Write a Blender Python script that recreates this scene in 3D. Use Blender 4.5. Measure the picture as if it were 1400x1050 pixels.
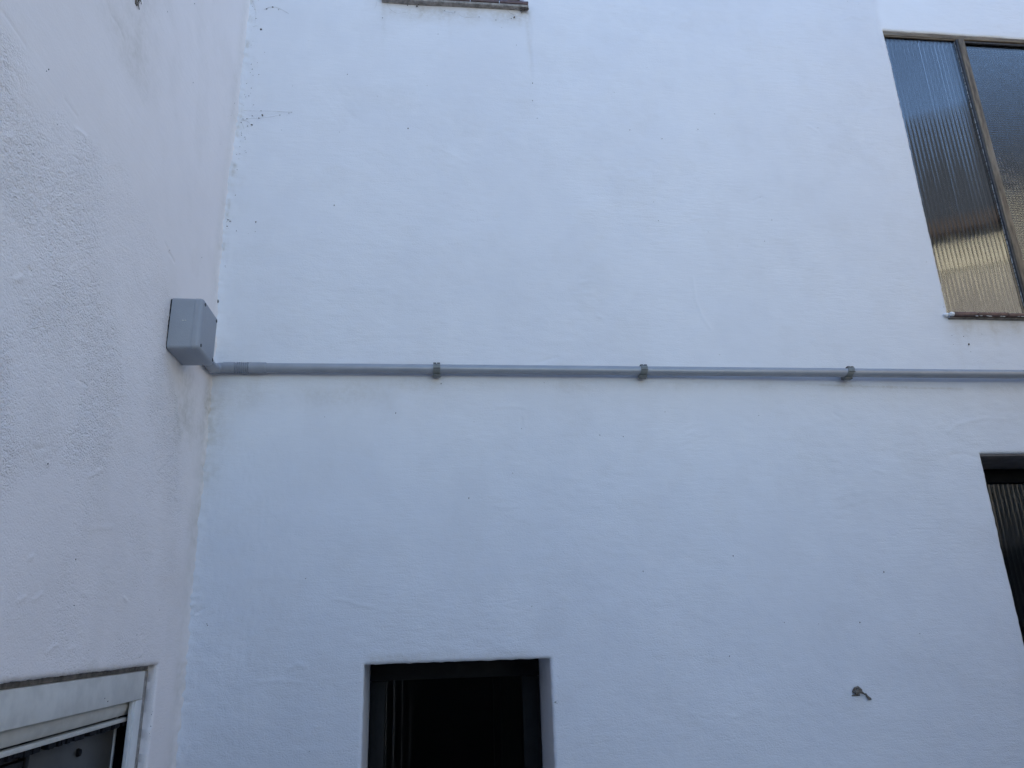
import bpy, bmesh, math, random
import numpy as np
from mathutils import Matrix, Vector

for o in list(bpy.data.objects):
    bpy.data.objects.remove(o, do_unlink=True)
scene = bpy.context.scene
COL = scene.collection
R = math.radians

# ------------------------------------------------------------------ camera
CZ = 1.9                                     # eye height
cam_data = bpy.data.cameras.new('camera')
cam_data.sensor_width = 36.0
cam_data.lens = 1023.875 / 1400 * 36.0
cam_data.clip_start = 0.02
cam_data.clip_end = 500
cam = bpy.data.objects.new('camera', cam_data)
COL.objects.link(cam)
m3 = Matrix(((0.9940853, -0.0048505, -0.1084933), (-0.1045738, -0.3123000, -0.9442103), (-0.0293026, 0.9499711, -0.3109601)))
cam.matrix_world = Matrix.Translation((0, -2.0, CZ)) @ m3.to_4x4()
scene.camera = cam

# ------------------------------------------------------------------ sky, sun, exposure
SUN_EL, SUN_AZ = R(40), R(-60)               # azimuth from +Y towards +X
world = bpy.data.worlds.new('World')
scene.world = world
world.use_nodes = True
wn = world.node_tree
wn.nodes.clear()
sky = wn.nodes.new('ShaderNodeTexSky')
sky.sky_type = 'NISHITA'
sky.sun_disc = False
sky.sun_elevation = SUN_EL
sky.sun_rotation = SUN_AZ
sky.altitude = 200
sky.air_density = 1.0
sky.dust_density = 0.1
sky.ozone_density = 1.5
bg = wn.nodes.new('ShaderNodeBackground')
bg.inputs['Strength'].default_value = 0.12
wo = wn.nodes.new('ShaderNodeOutputWorld')
wn.links.new(sky.outputs[0], bg.inputs[0])
wn.links.new(bg.outputs[0], wo.inputs[0])

sl = bpy.data.lights.new('sun', 'SUN')
sl.energy = 3.8
sl.angle = R(0.53)
sl.color = (1.0, 0.95, 0.87)
sun = bpy.data.objects.new('sun', sl)
COL.objects.link(sun)
sd = Vector((math.sin(SUN_AZ) * math.cos(SUN_EL), math.cos(SUN_AZ) * math.cos(SUN_EL), math.sin(SUN_EL)))
sun.rotation_euler = sd.to_track_quat('Z', 'Y').to_euler()

vs = scene.view_settings
vs.view_transform = 'Standard'
vs.look = 'None'
vs.gamma = 1.0
vs.use_curve_mapping = False
vs.exposure = 2.14
try:
    scene.cycles.max_bounces = 8
    scene.cycles.diffuse_bounces = 4
    scene.cycles.glossy_bounces = 4
    scene.cycles.transmission_bounces = 6
    scene.cycles.caustics_refractive = False
    scene.cycles.caustics_reflective = False
except Exception:
    pass

# ------------------------------------------------------------------ helpers
rng = np.random.default_rng(7)
random.seed(7)

def tag(o, label=None, cat=None, group=None, kind=None):
    if label: o['label'] = label
    if cat: o['category'] = cat
    if group: o['group'] = group
    if kind: o['kind'] = kind
    return o

def empty(name, loc, parent=None):
    o = bpy.data.objects.new(name, None)
    COL.objects.link(o)
    o.empty_display_size = 0.1
    o.location = loc
    return o

def link(name, me, mat, parent=None, smooth=False):
    """Mesh given in world coordinates; kept in place under its parent."""
    if mat is not None:
        me.materials.append(mat)
    o = bpy.data.objects.new(name, me)
    COL.objects.link(o)
    if parent is not None:
        o.parent = parent
        t = parent.location if parent.type == 'EMPTY' else Vector((0, 0, 0))
        o.matrix_parent_inverse = Matrix.Translation(-t)
    if smooth:
        me.polygons.foreach_set('use_smooth', [True] * len(me.polygons))
    return o

def bm_obj(name, bm, mat, parent=None, smooth=False, bevel=0.0, seg=2):
    if bevel > 0:
        bmesh.ops.bevel(bm, geom=list(bm.edges), offset=bevel, segments=seg, affect='EDGES', profile=0.5)
    bmesh.ops.recalc_face_normals(bm, faces=bm.faces)
    me = bpy.data.meshes.new(name)
    bm.to_mesh(me)
    bm.free()
    o = link(name, me, mat, parent, smooth)
    if smooth:
        try:
            me.set_sharp_from_angle(angle=R(38))
        except Exception:
            pass
    return o

def add_box(bm, x0, x1, y0, y1, z0, z1):
    vs_ = [bm.verts.new(p) for p in ((x0, y0, z0), (x1, y0, z0), (x1, y1, z0), (x0, y1, z0),
                                     (x0, y0, z1), (x1, y0, z1), (x1, y1, z1), (x0, y1, z1))]
    for f in ((0, 3, 2, 1), (4, 5, 6, 7), (0, 1, 5, 4), (1, 2, 6, 5), (2, 3, 7, 6), (3, 0, 4, 7)):
        bm.faces.new([vs_[i] for i in f])

def box_obj(name, x0, x1, y0, y1, z0, z1, mat, parent=None, bevel=0.0, seg=2, jitter=0.0):
    bm = bmesh.new()
    add_box(bm, x0, x1, y0, y1, z0, z1)
    if jitter:
        for v in bm.verts:
            v.co += Vector((random.uniform(-1, 1), random.uniform(-1, 1), random.uniform(-1, 1))) * jitter
    return bm_obj(name, bm, mat, parent, bevel > 0, bevel, seg)

def add_tube(bm, pts, radii, n=24, cap=True):
    pts = [Vector(p) for p in pts]
    if not isinstance(radii, (list, tuple)):
        radii = [radii] * len(pts)
    rings = []
    nrm = None
    for i, p in enumerate(pts):
        t = (pts[min(i + 1, len(pts) - 1)] - pts[max(i - 1, 0)]).normalized()
        if nrm is None:
            a = Vector((0, 0, 1)) if abs(t.z) < 0.9 else Vector((1, 0, 0))
            nrm = (a - t * a.dot(t)).normalized()
        else:
            nrm = (nrm - t * nrm.dot(t)).normalized()
        b = t.cross(nrm)
        rings.append([bm.verts.new(p + (nrm * math.cos(2 * math.pi * k / n) + b * math.sin(2 * math.pi * k / n)) * radii[i]) for k in range(n)])
    for a, b in zip(rings[:-1], rings[1:]):
        for k in range(n):
            bm.faces.new((a[k], a[(k + 1) % n], b[(k + 1) % n], b[k]))
    if cap:
        bm.faces.new(rings[0][::-1])
        bm.faces.new(rings[-1])

def add_blob(bm, c, r, squash=(1, 1, 1), sub=1, rough=0.35):
    res = bmesh.ops.create_icosphere(bm, subdivisions=sub, radius=1.0)
    for v in res['verts']:
        k = 1 + random.uniform(-rough, rough)
        v.co = Vector((c[0] + v.co.x * r * squash[0] * k, c[1] + v.co.y * r * squash[1] * k, c[2] + v.co.z * r * squash[2] * k))

# smooth numpy noise
class Noise2:
    def __init__(self, seed, n=512):
        self.n = n
        self.g = np.random.default_rng(seed).uniform(-1, 1, (n, n)).astype(np.float32)
    def __call__(self, u, v):
        iu = np.floor(u).astype(int); iv = np.floor(v).astype(int)
        fu = u - iu; fv = v - iv
        fu = fu * fu * fu * (fu * (fu * 6 - 15) + 10); fv = fv * fv * fv * (fv * (fv * 6 - 15) + 10)
        n = self.n; g = self.g
        a = g[iu % n, iv % n]; b = g[(iu + 1) % n, iv % n]
        c = g[iu % n, (iv + 1) % n]; d = g[(iu + 1) % n, (iv + 1) % n]
        return (a * (1 - fu) + b * fu) * (1 - fv) + (c * (1 - fu) + d * fu) * fv
NA, NB, NC = Noise2(1), Noise2(2), Noise2(3)

def fbm(u, v, s, octv=3, N=NA):
    r = 0; a = 1.0
    for i in range(octv):
        r = r + a * N(u / s + 17.3 * i + 91, v / s + 5.1 * i + 63)
        s /= 2.03; a *= 0.5
    return r

def smooth(a, b, x):
    t = np.clip((x - a) / (b - a), 0, 1)
    return t * t * (3 - 2 * t)

# ------------------------------------------------------------------ materials
def nmat(name):
    m = bpy.data.materials.new(name)
    m.use_nodes = True
    nt = m.node_tree
    nt.nodes.clear()
    out = nt.nodes.new('ShaderNodeOutputMaterial')
    p = nt.nodes.new('ShaderNodeBsdfPrincipled')
    nt.links.new(p.outputs[0], out.inputs[0])
    return m, nt, p

def N(nt, t, **kw):
    n = nt.nodes.new(t)
    for k, v in kw.items():
        setattr(n, k, v)
    return n

def noise(nt, co, scale, detail=4.0, rough=0.55, stretch=None):
    n = N(nt, 'ShaderNodeTexNoise')
    n.inputs['Scale'].default_value = scale
    n.inputs['Detail'].default_value = detail
    n.inputs['Roughness'].default_value = rough
    if stretch:
        mp = N(nt, 'ShaderNodeMapping')
        mp.inputs['Scale'].default_value = stretch
        nt.links.new(co, mp.inputs[0])
        nt.links.new(mp.outputs[0], n.inputs['Vector'])
    else:
        nt.links.new(co, n.inputs['Vector'])
    return n.outputs['Fac']

def math_(nt, op, a, b=None, clamp=False):
    n = N(nt, 'ShaderNodeMath', operation=op, use_clamp=clamp)
    for i, x in enumerate((a, b)):
        if x is None: continue
        if isinstance(x, (int, float)): n.inputs[i].default_value = x
        else: nt.links.new(x, n.inputs[i])
    return n.outputs[0]

def ramp(nt, fac, a, b, lo=0.0, hi=1.0):
    n = N(nt, 'ShaderNodeMapRange')
    n.interpolation_type = 'SMOOTHSTEP'
    nt.links.new(fac, n.inputs['Value'])
    n.inputs['From Min'].default_value = a
    n.inputs['From Max'].default_value = b
    n.inputs['To Min'].default_value = lo
    n.inputs['To Max'].default_value = hi
    return n.outputs['Result']

def mixc(nt, fac, a, b):
    n = N(nt, 'ShaderNodeMix', data_type='RGBA')
    if isinstance(fac, (int, float)): n.inputs['Factor'].default_value = fac
    else: nt.links.new(fac, n.inputs['Factor'])
    for s, x in ((n.inputs[6], a), (n.inputs[7], b)):
        if isinstance(x, tuple): s.default_value = (*x, 1)
        else: nt.links.new(x, s)
    return n.outputs[2]

def bump(nt, h, strength, dist, prev=None):
    b = N(nt, 'ShaderNodeBump')
    b.inputs['Strength'].default_value = strength
    b.inputs['Distance'].default_value = dist
    nt.links.new(h, b.inputs['Height'])
    if prev is not None:
        nt.links.new(prev, b.inputs['Normal'])
    return b.outputs[0]

def objco(nt):
    return N(nt, 'ShaderNodeTexCoord').outputs['Object']

def attr(nt, name):
    return N(nt, 'ShaderNodeAttribute', attribute_name=name).outputs['Fac']

def plaster(name, c1, c2, c_dirt, fine, coarse):
    m, nt, p = nmat(name)
    co = N(nt, 'ShaderNodeNewGeometry').outputs['Position']
    low = noise(nt, co, 1.8, 3, 0.6)
    mid = noise(nt, co, 11, 3, 0.65)
    f = math_(nt, 'ADD', math_(nt, 'MULTIPLY', low, 0.65), math_(nt, 'MULTIPLY', mid, 0.35))
    c = mixc(nt, ramp(nt, f, 0.35, 0.66), c1, c2)
    dirt = attr(nt, 'dirt')
    dn = math_(nt, 'MULTIPLY', dirt, ramp(nt, noise(nt, co, 60, 2, 0.7), 0.25, 0.75, 0.45, 1.25), True)
    c = mixc(nt, dn, c, c_dirt)
    c = mixc(nt, attr(nt, 'fresh'), c, (0.84, 0.86, 0.90))
    # a scatter of tiny grime specks
    v = N(nt, 'ShaderNodeTexVoronoi')
    v.inputs['Scale'].default_value = 34
    nt.links.new(co, v.inputs['Vector'])
    sp = ramp(nt, v.outputs['Distance'], 0.035, 0.075, 1, 0)
    pick = ramp(nt, mid, 0.60, 0.68)
    c = mixc(nt, math_(nt, 'MULTIPLY', math_(nt, 'MULTIPLY', sp, pick), 0.5), c, (0.20, 0.18, 0.16))
    nt.links.new(c, p.inputs['Base Color'])
    p.inputs['Roughness'].default_value = 0.88
    p.inputs['Specular IOR Level'].default_value = 0.25
    rough = attr(nt, 'rough')
    # stucco grain, ridged, where the float left it open
    g1 = noise(nt, co, 120, 2, 0.5, (1.0, 1.0, 1.45))
    rid = math_(nt, 'ABSOLUTE', math_(nt, 'SUBTRACT', g1, 0.5))
    fs = noise(nt, co, 330, 1, 0.5)
    hr = math_(nt, 'MULTIPLY', math_(nt, 'ADD', math_(nt, 'MULTIPLY', rid, -1.6), math_(nt, 'MULTIPLY', fs, 0.45)), math_(nt, 'MULTIPLY', rough, coarse))
    # brush marks and fine sand everywhere
    br = noise(nt, co, 60, 2, 0.6, (0.35, 0.35, 1.6))
    patch = ramp(nt, low, 0.38, 0.68, 0.2, 1.0)
    h2 = math_(nt, 'MULTIPLY', math_(nt, 'ADD', br, math_(nt, 'MULTIPLY', fs, 0.4)), math_(nt, 'MULTIPLY', patch, fine))
    b = bump(nt, math_(nt, 'ADD', hr, h2), 1.0, 1.0)
    nt.links.new(b, p.inputs['Normal'])
    return m

def simple(name, col, rough=0.5, var=0.12, scale=30, bumpd=0.0, bscale=200, spec=0.5, metal=0.0):
    m, nt, p = nmat(name)
    co = objco(nt)
    n = noise(nt, co, scale, 4, 0.6)
    lo = tuple(max(0, x * (1 - var)) for x in col); hi = tuple(min(1, x * (1 + var)) for x in col)
    nt.links.new(mixc(nt, ramp(nt, n, 0.3, 0.7), lo, hi), p.inputs['Base Color'])
    p.inputs['Roughness'].default_value = rough
    p.inputs['Specular IOR Level'].default_value = spec
    p.inputs['Metallic'].default_value = metal
    if bumpd:
        nt.links.new(bump(nt, noise(nt, co, bscale, 3, 0.6), 1.0, bumpd), p.inputs['Normal'])
    return m

def weathered_wood(name, stretch):
    m, nt, p = nmat(name)
    co = objco(nt)
    g = noise(nt, co, 60, 6, 0.7, stretch)
    g2 = noise(nt, co, 14, 4, 0.6, stretch)
    c = mixc(nt, ramp(nt, g, 0.35, 0.65), (0.075, 0.058, 0.042), (0.24, 0.19, 0.135))
    c = mixc(nt, ramp(nt, g2, 0.42, 0.66), c, (0.26, 0.23, 0.19))
    c = mixc(nt, ramp(nt, noise(nt, co, 45, 5, 0.8, stretch), 0.62, 0.72), c, (0.42, 0.37, 0.29))
    c = mixc(nt, ramp(nt, noise(nt, co, 33, 5, 0.8, stretch), 0.60, 0.72), c, (0.035, 0.028, 0.022))
    nt.links.new(c, p.inputs['Base Color'])
    p.inputs['Roughness'].default_value = 0.8
    nt.links.new(bump(nt, g, 1.0, 0.003), p.inputs['Normal'])
    return m

def glass(name, tint, rough, ior=1.78):
    m, nt, p = nmat(name)
    p.inputs['Base Color'].default_value = (*tint, 1)
    p.inputs['Roughness'].default_value = rough
    p.inputs['IOR'].default_value = ior
    p.inputs['Transmission Weight'].default_value = 1.0
    co = objco(nt)
    nt.links.new(ramp(nt, noise(nt, co, 9, 5, 0.7), 0.4, 0.8, rough, rough + 0.06), p.inputs['Roughness'])
    return m

M = {}
M['wall'] = plaster('white_limewash', (0.69, 0.70, 0.742), (0.735, 0.743, 0.778), (0.44, 0.40, 0.34), 0.0014, 0.004)  # cool skylight tint put into the back wall colour
M['wall_l'] = plaster('white_stucco', (0.84, 0.782, 0.765), (0.875, 0.817, 0.80), (0.46, 0.42, 0.35), 0.0012, 0.0038)  # warm bounce light put into the left wall colour
M['reveal'] = simple('unpainted_reveal', (0.50, 0.48, 0.46), 0.9, 0.15, 14, 0.002, 90)
M['pipe'] = simple('grey_conduit_plastic', (0.27, 0.288, 0.325), 0.27, 0.05, 20, 0.0002, 400, 0.85)
M['box'] = simple('grey_box_plastic', (0.285, 0.303, 0.34), 0.42, 0.04, 16, 0.0006, 350, 0.4)
M['clip'] = simple('greenish_grey_clip_plastic', (0.16, 0.17, 0.165), 0.6, 0.12, 120, 0.0004, 300)
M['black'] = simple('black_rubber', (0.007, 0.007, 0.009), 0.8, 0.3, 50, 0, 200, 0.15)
M['screw'] = simple('dark_screw', (0.03, 0.03, 0.035), 0.5, 0.3, 300)
M['wood_h'] = weathered_wood('weathered_wood_across', (0.12, 1, 1))
M['wood_v'] = weathered_wood('weathered_wood_upright', (1, 1, 0.12))
M['bead'] = simple('dark_glazing_bead', (0.05, 0.05, 0.055), 0.6, 0.35, 90, 0.001, 160)
M['silicone'] = simple('old_silicone', (0.42, 0.42, 0.42), 0.5, 0.5, 140, 0.001, 220)
M['tile'] = simple('red_brown_tile', (0.10, 0.052, 0.046), 0.45, 0.35, 40, 0.0008, 160)
M['mortar'] = simple('grey_mortar', (0.27, 0.25, 0.23), 0.95, 0.35, 60, 0.003, 120)
M['white_lump'] = simple('white_paint_lump', (0.78, 0.78, 0.78), 0.7, 0.08, 60, 0.002, 150)
M['alu'] = simple('white_lacquered_aluminium', (0.62, 0.60, 0.56), 0.4, 0.10, 22, 0.0004, 60)
M['alu_clean'] = simple('white_lacquered_rail', (0.66, 0.65, 0.63), 0.4, 0.06, 30)
M['slat'] = simple('cream_shutter_slat', (0.56, 0.54, 0.49), 0.45, 0.08, 25)
M['panel'] = simple('grey_inner_panel', (0.06, 0.058, 0.054), 0.5, 0.15, 9)
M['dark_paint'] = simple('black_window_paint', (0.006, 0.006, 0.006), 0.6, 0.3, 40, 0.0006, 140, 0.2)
M['dark_lintel'] = simple('dark_brown_soffit', (0.17, 0.155, 0.15), 0.8, 0.2, 20, 0.001, 80)  # shade of the reveal's underside put into the colour
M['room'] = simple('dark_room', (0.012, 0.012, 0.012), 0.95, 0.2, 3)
M['glass_f'] = glass('fluted_glass', (0.80, 0.84, 0.86), 0.02)
M['glass_d'] = glass('old_fluted_glass', (0.55, 0.58, 0.60), 0.03, 1.42)
M['glass_m'] = glass('dusty_fluted_glass', (0.60, 0.63, 0.65), 0.03, 1.52)
M['glass_h'] = glass('hammered_glass', (0.80, 0.84, 0.84), 0.05)
M['dirty_joint'] = simple('dirty_joint_filler', (0.20, 0.18, 0.16), 0.95, 0.4, 50, 0.003, 110)
M['web'] = simple('dusty_web', (0.42, 0.40, 0.38), 0.95, 0.3, 80)
M['grime'] = simple('dark_grime', (0.085, 0.075, 0.068), 0.95, 0.4, 300)
M['dry'] = simple('dry_brown_debris', (0.15, 0.13, 0.11), 0.9, 0.5, 220)
M['ochre'] = simple('ochre_render', (0.66, 0.60, 0.45), 0.9, 0.08, 3, 0.002, 60)  # sunlit strip of the far house put into the colour
M['stone'] = simple('grey_render', (0.32, 0.295, 0.26), 0.9, 0.12, 3, 0.002, 60)
M['slate'] = simple('dark_slate', (0.026, 0.032, 0.042), 0.7, 0.25, 8)
M['fascia'] = simple('brown_fascia', (0.08, 0.055, 0.04), 0.7, 0.2, 12)
M['dark_stone'] = simple('dark_stone', (0.055, 0.053, 0.05), 0.95, 0.3, 5, 0.004, 30)  # kept dark to weaken bounce and mirrored brightness
M['door'] = simple('dark_door', (0.05, 0.05, 0.055), 0.5, 0.15, 6)
M['paving'] = simple('concrete_paving', (0.27, 0.27, 0.27), 0.9, 0.2, 1.5, 0.003, 40)

# ------------------------------------------------------------------ ground
me = bpy.data.meshes.new('ground')
me.from_pydata([(-120, -120, 0), (120, -120, 0), (120, 120, 0), (-120, 120, 0)], [], [(0, 1, 2, 3)])
tag(link('ground', me, M['paving']), kind='structure')

# ------------------------------------------------------------------ plaster walls
XC = -0.5935                                 # plane of the left-hand wall
H_BACK = 4.9
H_LEFT = 4.9

def lines(lo, d0, d1, hi, step, snaps, coarse=0.3):
    a = list(np.arange(d0, d1 + 1e-6, step))
    lowpart = list(np.linspace(lo, d0, max(2, int((d0 - lo) / coarse) + 1))[:-1]) if lo < d0 - 1e-6 else []
    highpart = list(np.linspace(d1, hi, max(2, int((hi - d1) / coarse) + 1))[1:]) if hi > d1 + 1e-6 else []
    L_ = np.array(lowpart + a + highpart)
    for s in snaps:
        k = int(np.argmin(np.abs(L_ - s)))
        if abs(L_[k] - s) < 0.5 * step + 1e-4:
            L_[k] = s
        else:
            L_ = np.sort(np.append(L_, s))
    return np.unique(L_)

def stroke(Hh, us, vs_, pts, amp, sig):
    """Ridge (amp > 0) or groove (amp < 0) along a polyline on the wall."""
    P = np.array(pts)
    i0, i1 = np.searchsorted(us, [P[:, 0].min() - 4 * sig, P[:, 0].max() + 4 * sig])
    j0, j1 = np.searchsorted(vs_, [P[:, 1].min() - 4 * sig, P[:, 1].max() + 4 * sig])
    if i1 <= i0 or j1 <= j0: return
    U, V = np.meshgrid(us[i0:i1], vs_[j0:j1], indexing='ij')
    best = np.full(U.shape, 1e9)
    for a, b in zip(P[:-1], P[1:]):
        d = b - a; L2 = max(d @ d, 1e-12)
        t = np.clip(((U - a[0]) * d[0] + (V - a[1]) * d[1]) / L2, 0, 1)
        best = np.minimum(best, (U - a[0] - t * d[0]) ** 2 + (V - a[1] - t * d[1]) ** 2)
    Hh[i0:i1, j0:j1] += amp * np.exp(-best / (2 * sig * sig))

def hole_dist(U, V, h):
    dx = np.maximum(np.maximum(h[0] - U, U - h[1]), 0)
    dz = np.maximum(np.maximum(h[2] - V, V - h[3]), 0)
    return np.hypot(dx, dz)

def build_wall(name, us, vs_, Hh, holes, place, dirt, rough, mat, parent, rag, fresh=None):
    """us, vs_: grid lines; Hh: relief towards the viewer; holes: (u0,u1,v0,v1,depth)."""
    nu, nv = len(us), len(vs_)
    U, V = np.meshgrid(us, vs_, indexing='ij')
    du = np.zeros_like(U); dv = np.zeros_like(V); Hd = Hh.copy()
    for h in holes:
        d = hole_dist(U, V, h)
        near = d < 0.06
        fall = np.exp(-d[near] / 0.012)
        du[near] += rag * fall * (NA(U[near] / 0.02, V[near] / 0.016) + 0.6 * NB(U[near] / 0.006, V[near] / 0.006))
        dv[near] += rag * fall * (NB(U[near] / 0.016 + 40, V[near] / 0.02) + 0.6 * NC(U[near] / 0.006, V[near] / 0.006))
        Hd[near] -= 0.004 * np.clip(1 - d[near] / 0.008, 0, 1) ** 2
    P = place(U + du, V + dv, Hd).reshape(-1, 3)
    keep = np.ones((nu - 1, nv - 1), bool)
    uc = (us[1:] + us[:-1]) / 2; vc = (vs_[1:] + vs_[:-1]) / 2
    for h in holes:
        keep[np.ix_((uc > h[0]) & (uc < h[1]), (vc > h[2]) & (vc < h[3]))] = False
    I, J = np.nonzero(keep)
    a = I * nv + J
    quads = np.stack([a, a + nv, a + nv + 1, a + 1], 1)
    extraP = []; extraQ = []
    base = len(P)
    for h in holes:
        i0, i1 = [int(np.argmin(np.abs(us - x))) for x in h[:2]]
        j0, j1 = [int(np.argmin(np.abs(vs_ - x))) for x in h[2:4]]
        loop = [(i, j0) for i in range(i0, i1)] + [(i1, j) for j in range(j0, j1)] + [(i, j1) for i in range(i1, i0, -1)] + [(i0, j) for j in range(j1, j0, -1)]
        li = np.array([i * nv + j for i, j in loop])
        lu = np.array([us[i] for i, j in loop]); lv = np.array([vs_[j] for i, j in loop])
        prev = li
        for k, dd in enumerate((0.006, 0.03, h[4])):
            if dd > h[4]: continue
            ww = (0.7, 0.35, 0.2)[k] * rag
            uu = lu + ww * NA(lu / 0.02, lv / 0.016); vv = lv + ww * NB(lu / 0.016 + 40, lv / 0.02)
            ring = place(uu, vv, np.full(len(lu), -dd - 0.004))
            idx = base + np.arange(len(lu)); base += len(lu)
            extraP.append(ring)
            extraQ.append(np.stack([prev, np.roll(prev, -1), np.roll(idx, -1), idx], 1))
            prev = idx
    if extraP:
        P = np.vstack([P] + extraP)
        quads = np.vstack([quads] + extraQ)
    me = bpy.data.meshes.new(name)
    me.vertices.add(len(P)); me.vertices.foreach_set('co', P.astype(np.float32).ravel())
    me.loops.add(len(quads) * 4); me.loops.foreach_set('vertex_index', quads.astype(np.int32).ravel())
    me.polygons.add(len(quads))
    me.polygons.foreach_set('loop_start', np.arange(0, len(quads) * 4, 4, dtype=np.int32))
    me.polygons.foreach_set('use_smooth', np.ones(len(quads), bool))
    me.update(calc_edges=True)
    pad = len(P) - nu * nv
    for nm, arr in (('dirt', dirt), ('rough', rough), ('fresh', np.zeros_like(dirt) if fresh is None else fresh)):
        at = me.attributes.new(nm, 'FLOAT', 'POINT')
        at.data.foreach_set('value', np.concatenate([arr.ravel(), np.zeros(pad)]).astype(np.float32))
    return link(name, me, mat, parent)

# wandering line of the inside corner: (height, offset in x)
CORNER = [(0.0, 0.0), (1.55, 0.003), (1.62, 0.002), (2.03, 0.007), (2.51, 0.0005), (2.83, -0.005), (3.05, -0.008),
          (3.30, -0.002), (3.44, 0.003), (3.87, 0.0), (4.9, 0.0)]
def corner_off(z):
    return np.interp(z, [c[0] for c in CORNER], [c[1] for c in CORNER])

# ---- the wall that carries the conduit (faces -Y)
UW = (1.608, 2.50, 2.792, 3.902)             # upper window opening  x0 x1 z0 z1
LWIN = (1.612, 2.40, 1.20, 2.351)            # lower right window
MW = (-0.159, 0.306, 1.20, 1.827)            # lower middle window
TW = (-0.150, 0.310, 3.935, 4.62)            # window above, over the tiled sill
STEP = 0.004
us = lines(-0.95, -0.66, 2.36, 3.4, STEP, [UW[0], UW[1], LWIN[0], LWIN[1], MW[0], MW[1], TW[0], TW[1]])
vs_ = lines(0.0, 1.44, 4.12, H_BACK, STEP, [UW[2], UW[3], LWIN[2], LWIN[3], MW[2], MW[3], TW[2], TW[3]])
U, V = np.meshgrid(us, vs_, indexing='ij')
Hb = 0.0030 * fbm(U, V, 0.55, 2, NA) + 0.0012 * fbm(U, V, 0.12, 2, NB)
pm = smooth(0.1, 0.9, fbm(U, V, 0.35, 2, NC) * 0.7 + 0.45)
Hb += (0.00010 + 0.00025 * pm) * fbm(U, V * 2.2, 0.035, 2, NB)
low = smooth(2.55, 1.6, V)
Hb += 0.00022 * low * fbm(U, V, 0.018, 2, NC)
# trowel strip in the corner below the pipe
cs = smooth(-0.25, -0.5, U) * smooth(2.5, 2.3, V)
Hb += 0.00035 * cs * fbm(U * 2.0, V, 0.016, 2, NA)
dcor = U - (XC + corner_off(V))
Hb += (0.011 + 0.003 * NC(U / 0.02, V / 0.010)) * np.exp(-np.abs(dcor) / 0.011)
Hb += 0.0020 * np.exp(-np.abs(dcor - 0.008) / 0.016) * NB(U / 0.012, V / 0.02)
for pts, amp, sig in (
    ([(0.1867, 2.4917), (0.2279, 2.4940), (0.2649, 2.4897)], 0.0011, 0.0035),
    ([(0.2535, 2.4578), (0.2525, 2.4262)], -0.0014, 0.003),
    ([(-0.2417, 1.9854), (-0.2108, 1.9828), (-0.1777, 1.9695), (-0.1393, 1.9632)], 0.0013, 0.003),
    ([(0.7948, 2.9024), (0.7960, 2.8292), (0.8125, 2.7719), (0.8311, 2.7367)], 0.0010, 0.003),
    ([(1.2551, 3.4766), (1.2877, 3.4550)], 0.0010, 0.003),
    ([(0.3013, 2.6230), (0.3637, 2.6415)], -0.0012, 0.0028),
    ([(1.1755, 2.4710), (1.1939, 2.4599)], -0.0012, 0.003),
    ([(1.5270, 2.4173), (1.5450, 2.4351), (1.5973, 2.4486), (1.6466, 2.4576), (1.7101, 2.4554)], 0.0012, 0.005),
    ([(1.5156, 2.3467), (1.5627, 2.3508), (1.6012, 2.3374)], -0.0011, 0.004),
    ([(1.2645, 2.3051), (1.2967, 2.2985)], 0.0009, 0.003),
    ([(-0.4104, 1.7972), (-0.3552, 1.7969), (-0.3099, 1.7920)], 0.0013, 0.004),
    ([(-0.3395, 1.8229), (-0.3229, 1.8358), (-0.2997, 1.8266)], 0.0012, 0.004),
    ([(0.0344, 3.3261), (0.0639, 3.3114), (0.1024, 3.2891)], 0.0009, 0.003),
    ([(0.3240, 3.8895), (0.3307, 3.8005), (0.3263, 3.7486), (0.3264, 3.6210)], -0.0012, 0.0026),
    ([(0.4904, 2.7716), (0.5011, 2.7670)], 0.001, 0.003),
    ([(0.8483, 3.1120), (0.8146, 3.1083)], 0.0009, 0.003),
    ([(1.0229, 3.1788), (1.0571, 3.1962)], -0.0009, 0.003),
    ([(1.6023, 4.0376), (1.5858, 3.9365), (1.5895, 3.8263)], 0.0009, 0.005),
    ([(1.4546, 3.9336), (1.5003, 3.9566), (1.5345, 3.9460)], 0.0008, 0.004),
    ([(0.1051, 2.5001), (0.1294, 2.4917)], -0.0006, 0.003),
    ([(-0.5711, 1.9607), (-0.5545, 1.9689)], -0.002, 0.003),
    ([(-0.5674, 3.4225), (-0.5366, 3.4188), (-0.4613, 3.4389)], -0.0006, 0.003),
    ([(-0.4147, 2.5659), (-0.3763, 2.5767), (-0.3174, 2.5792)], 0.0005, 0.004),
    ([(1.5073, 3.5547), (1.5766, 3.5674)], 0.0007, 0.004),
):
    stroke(Hb, us, vs_, pts, amp * 1.0, max(sig * 0.85, 0.0027))
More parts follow.
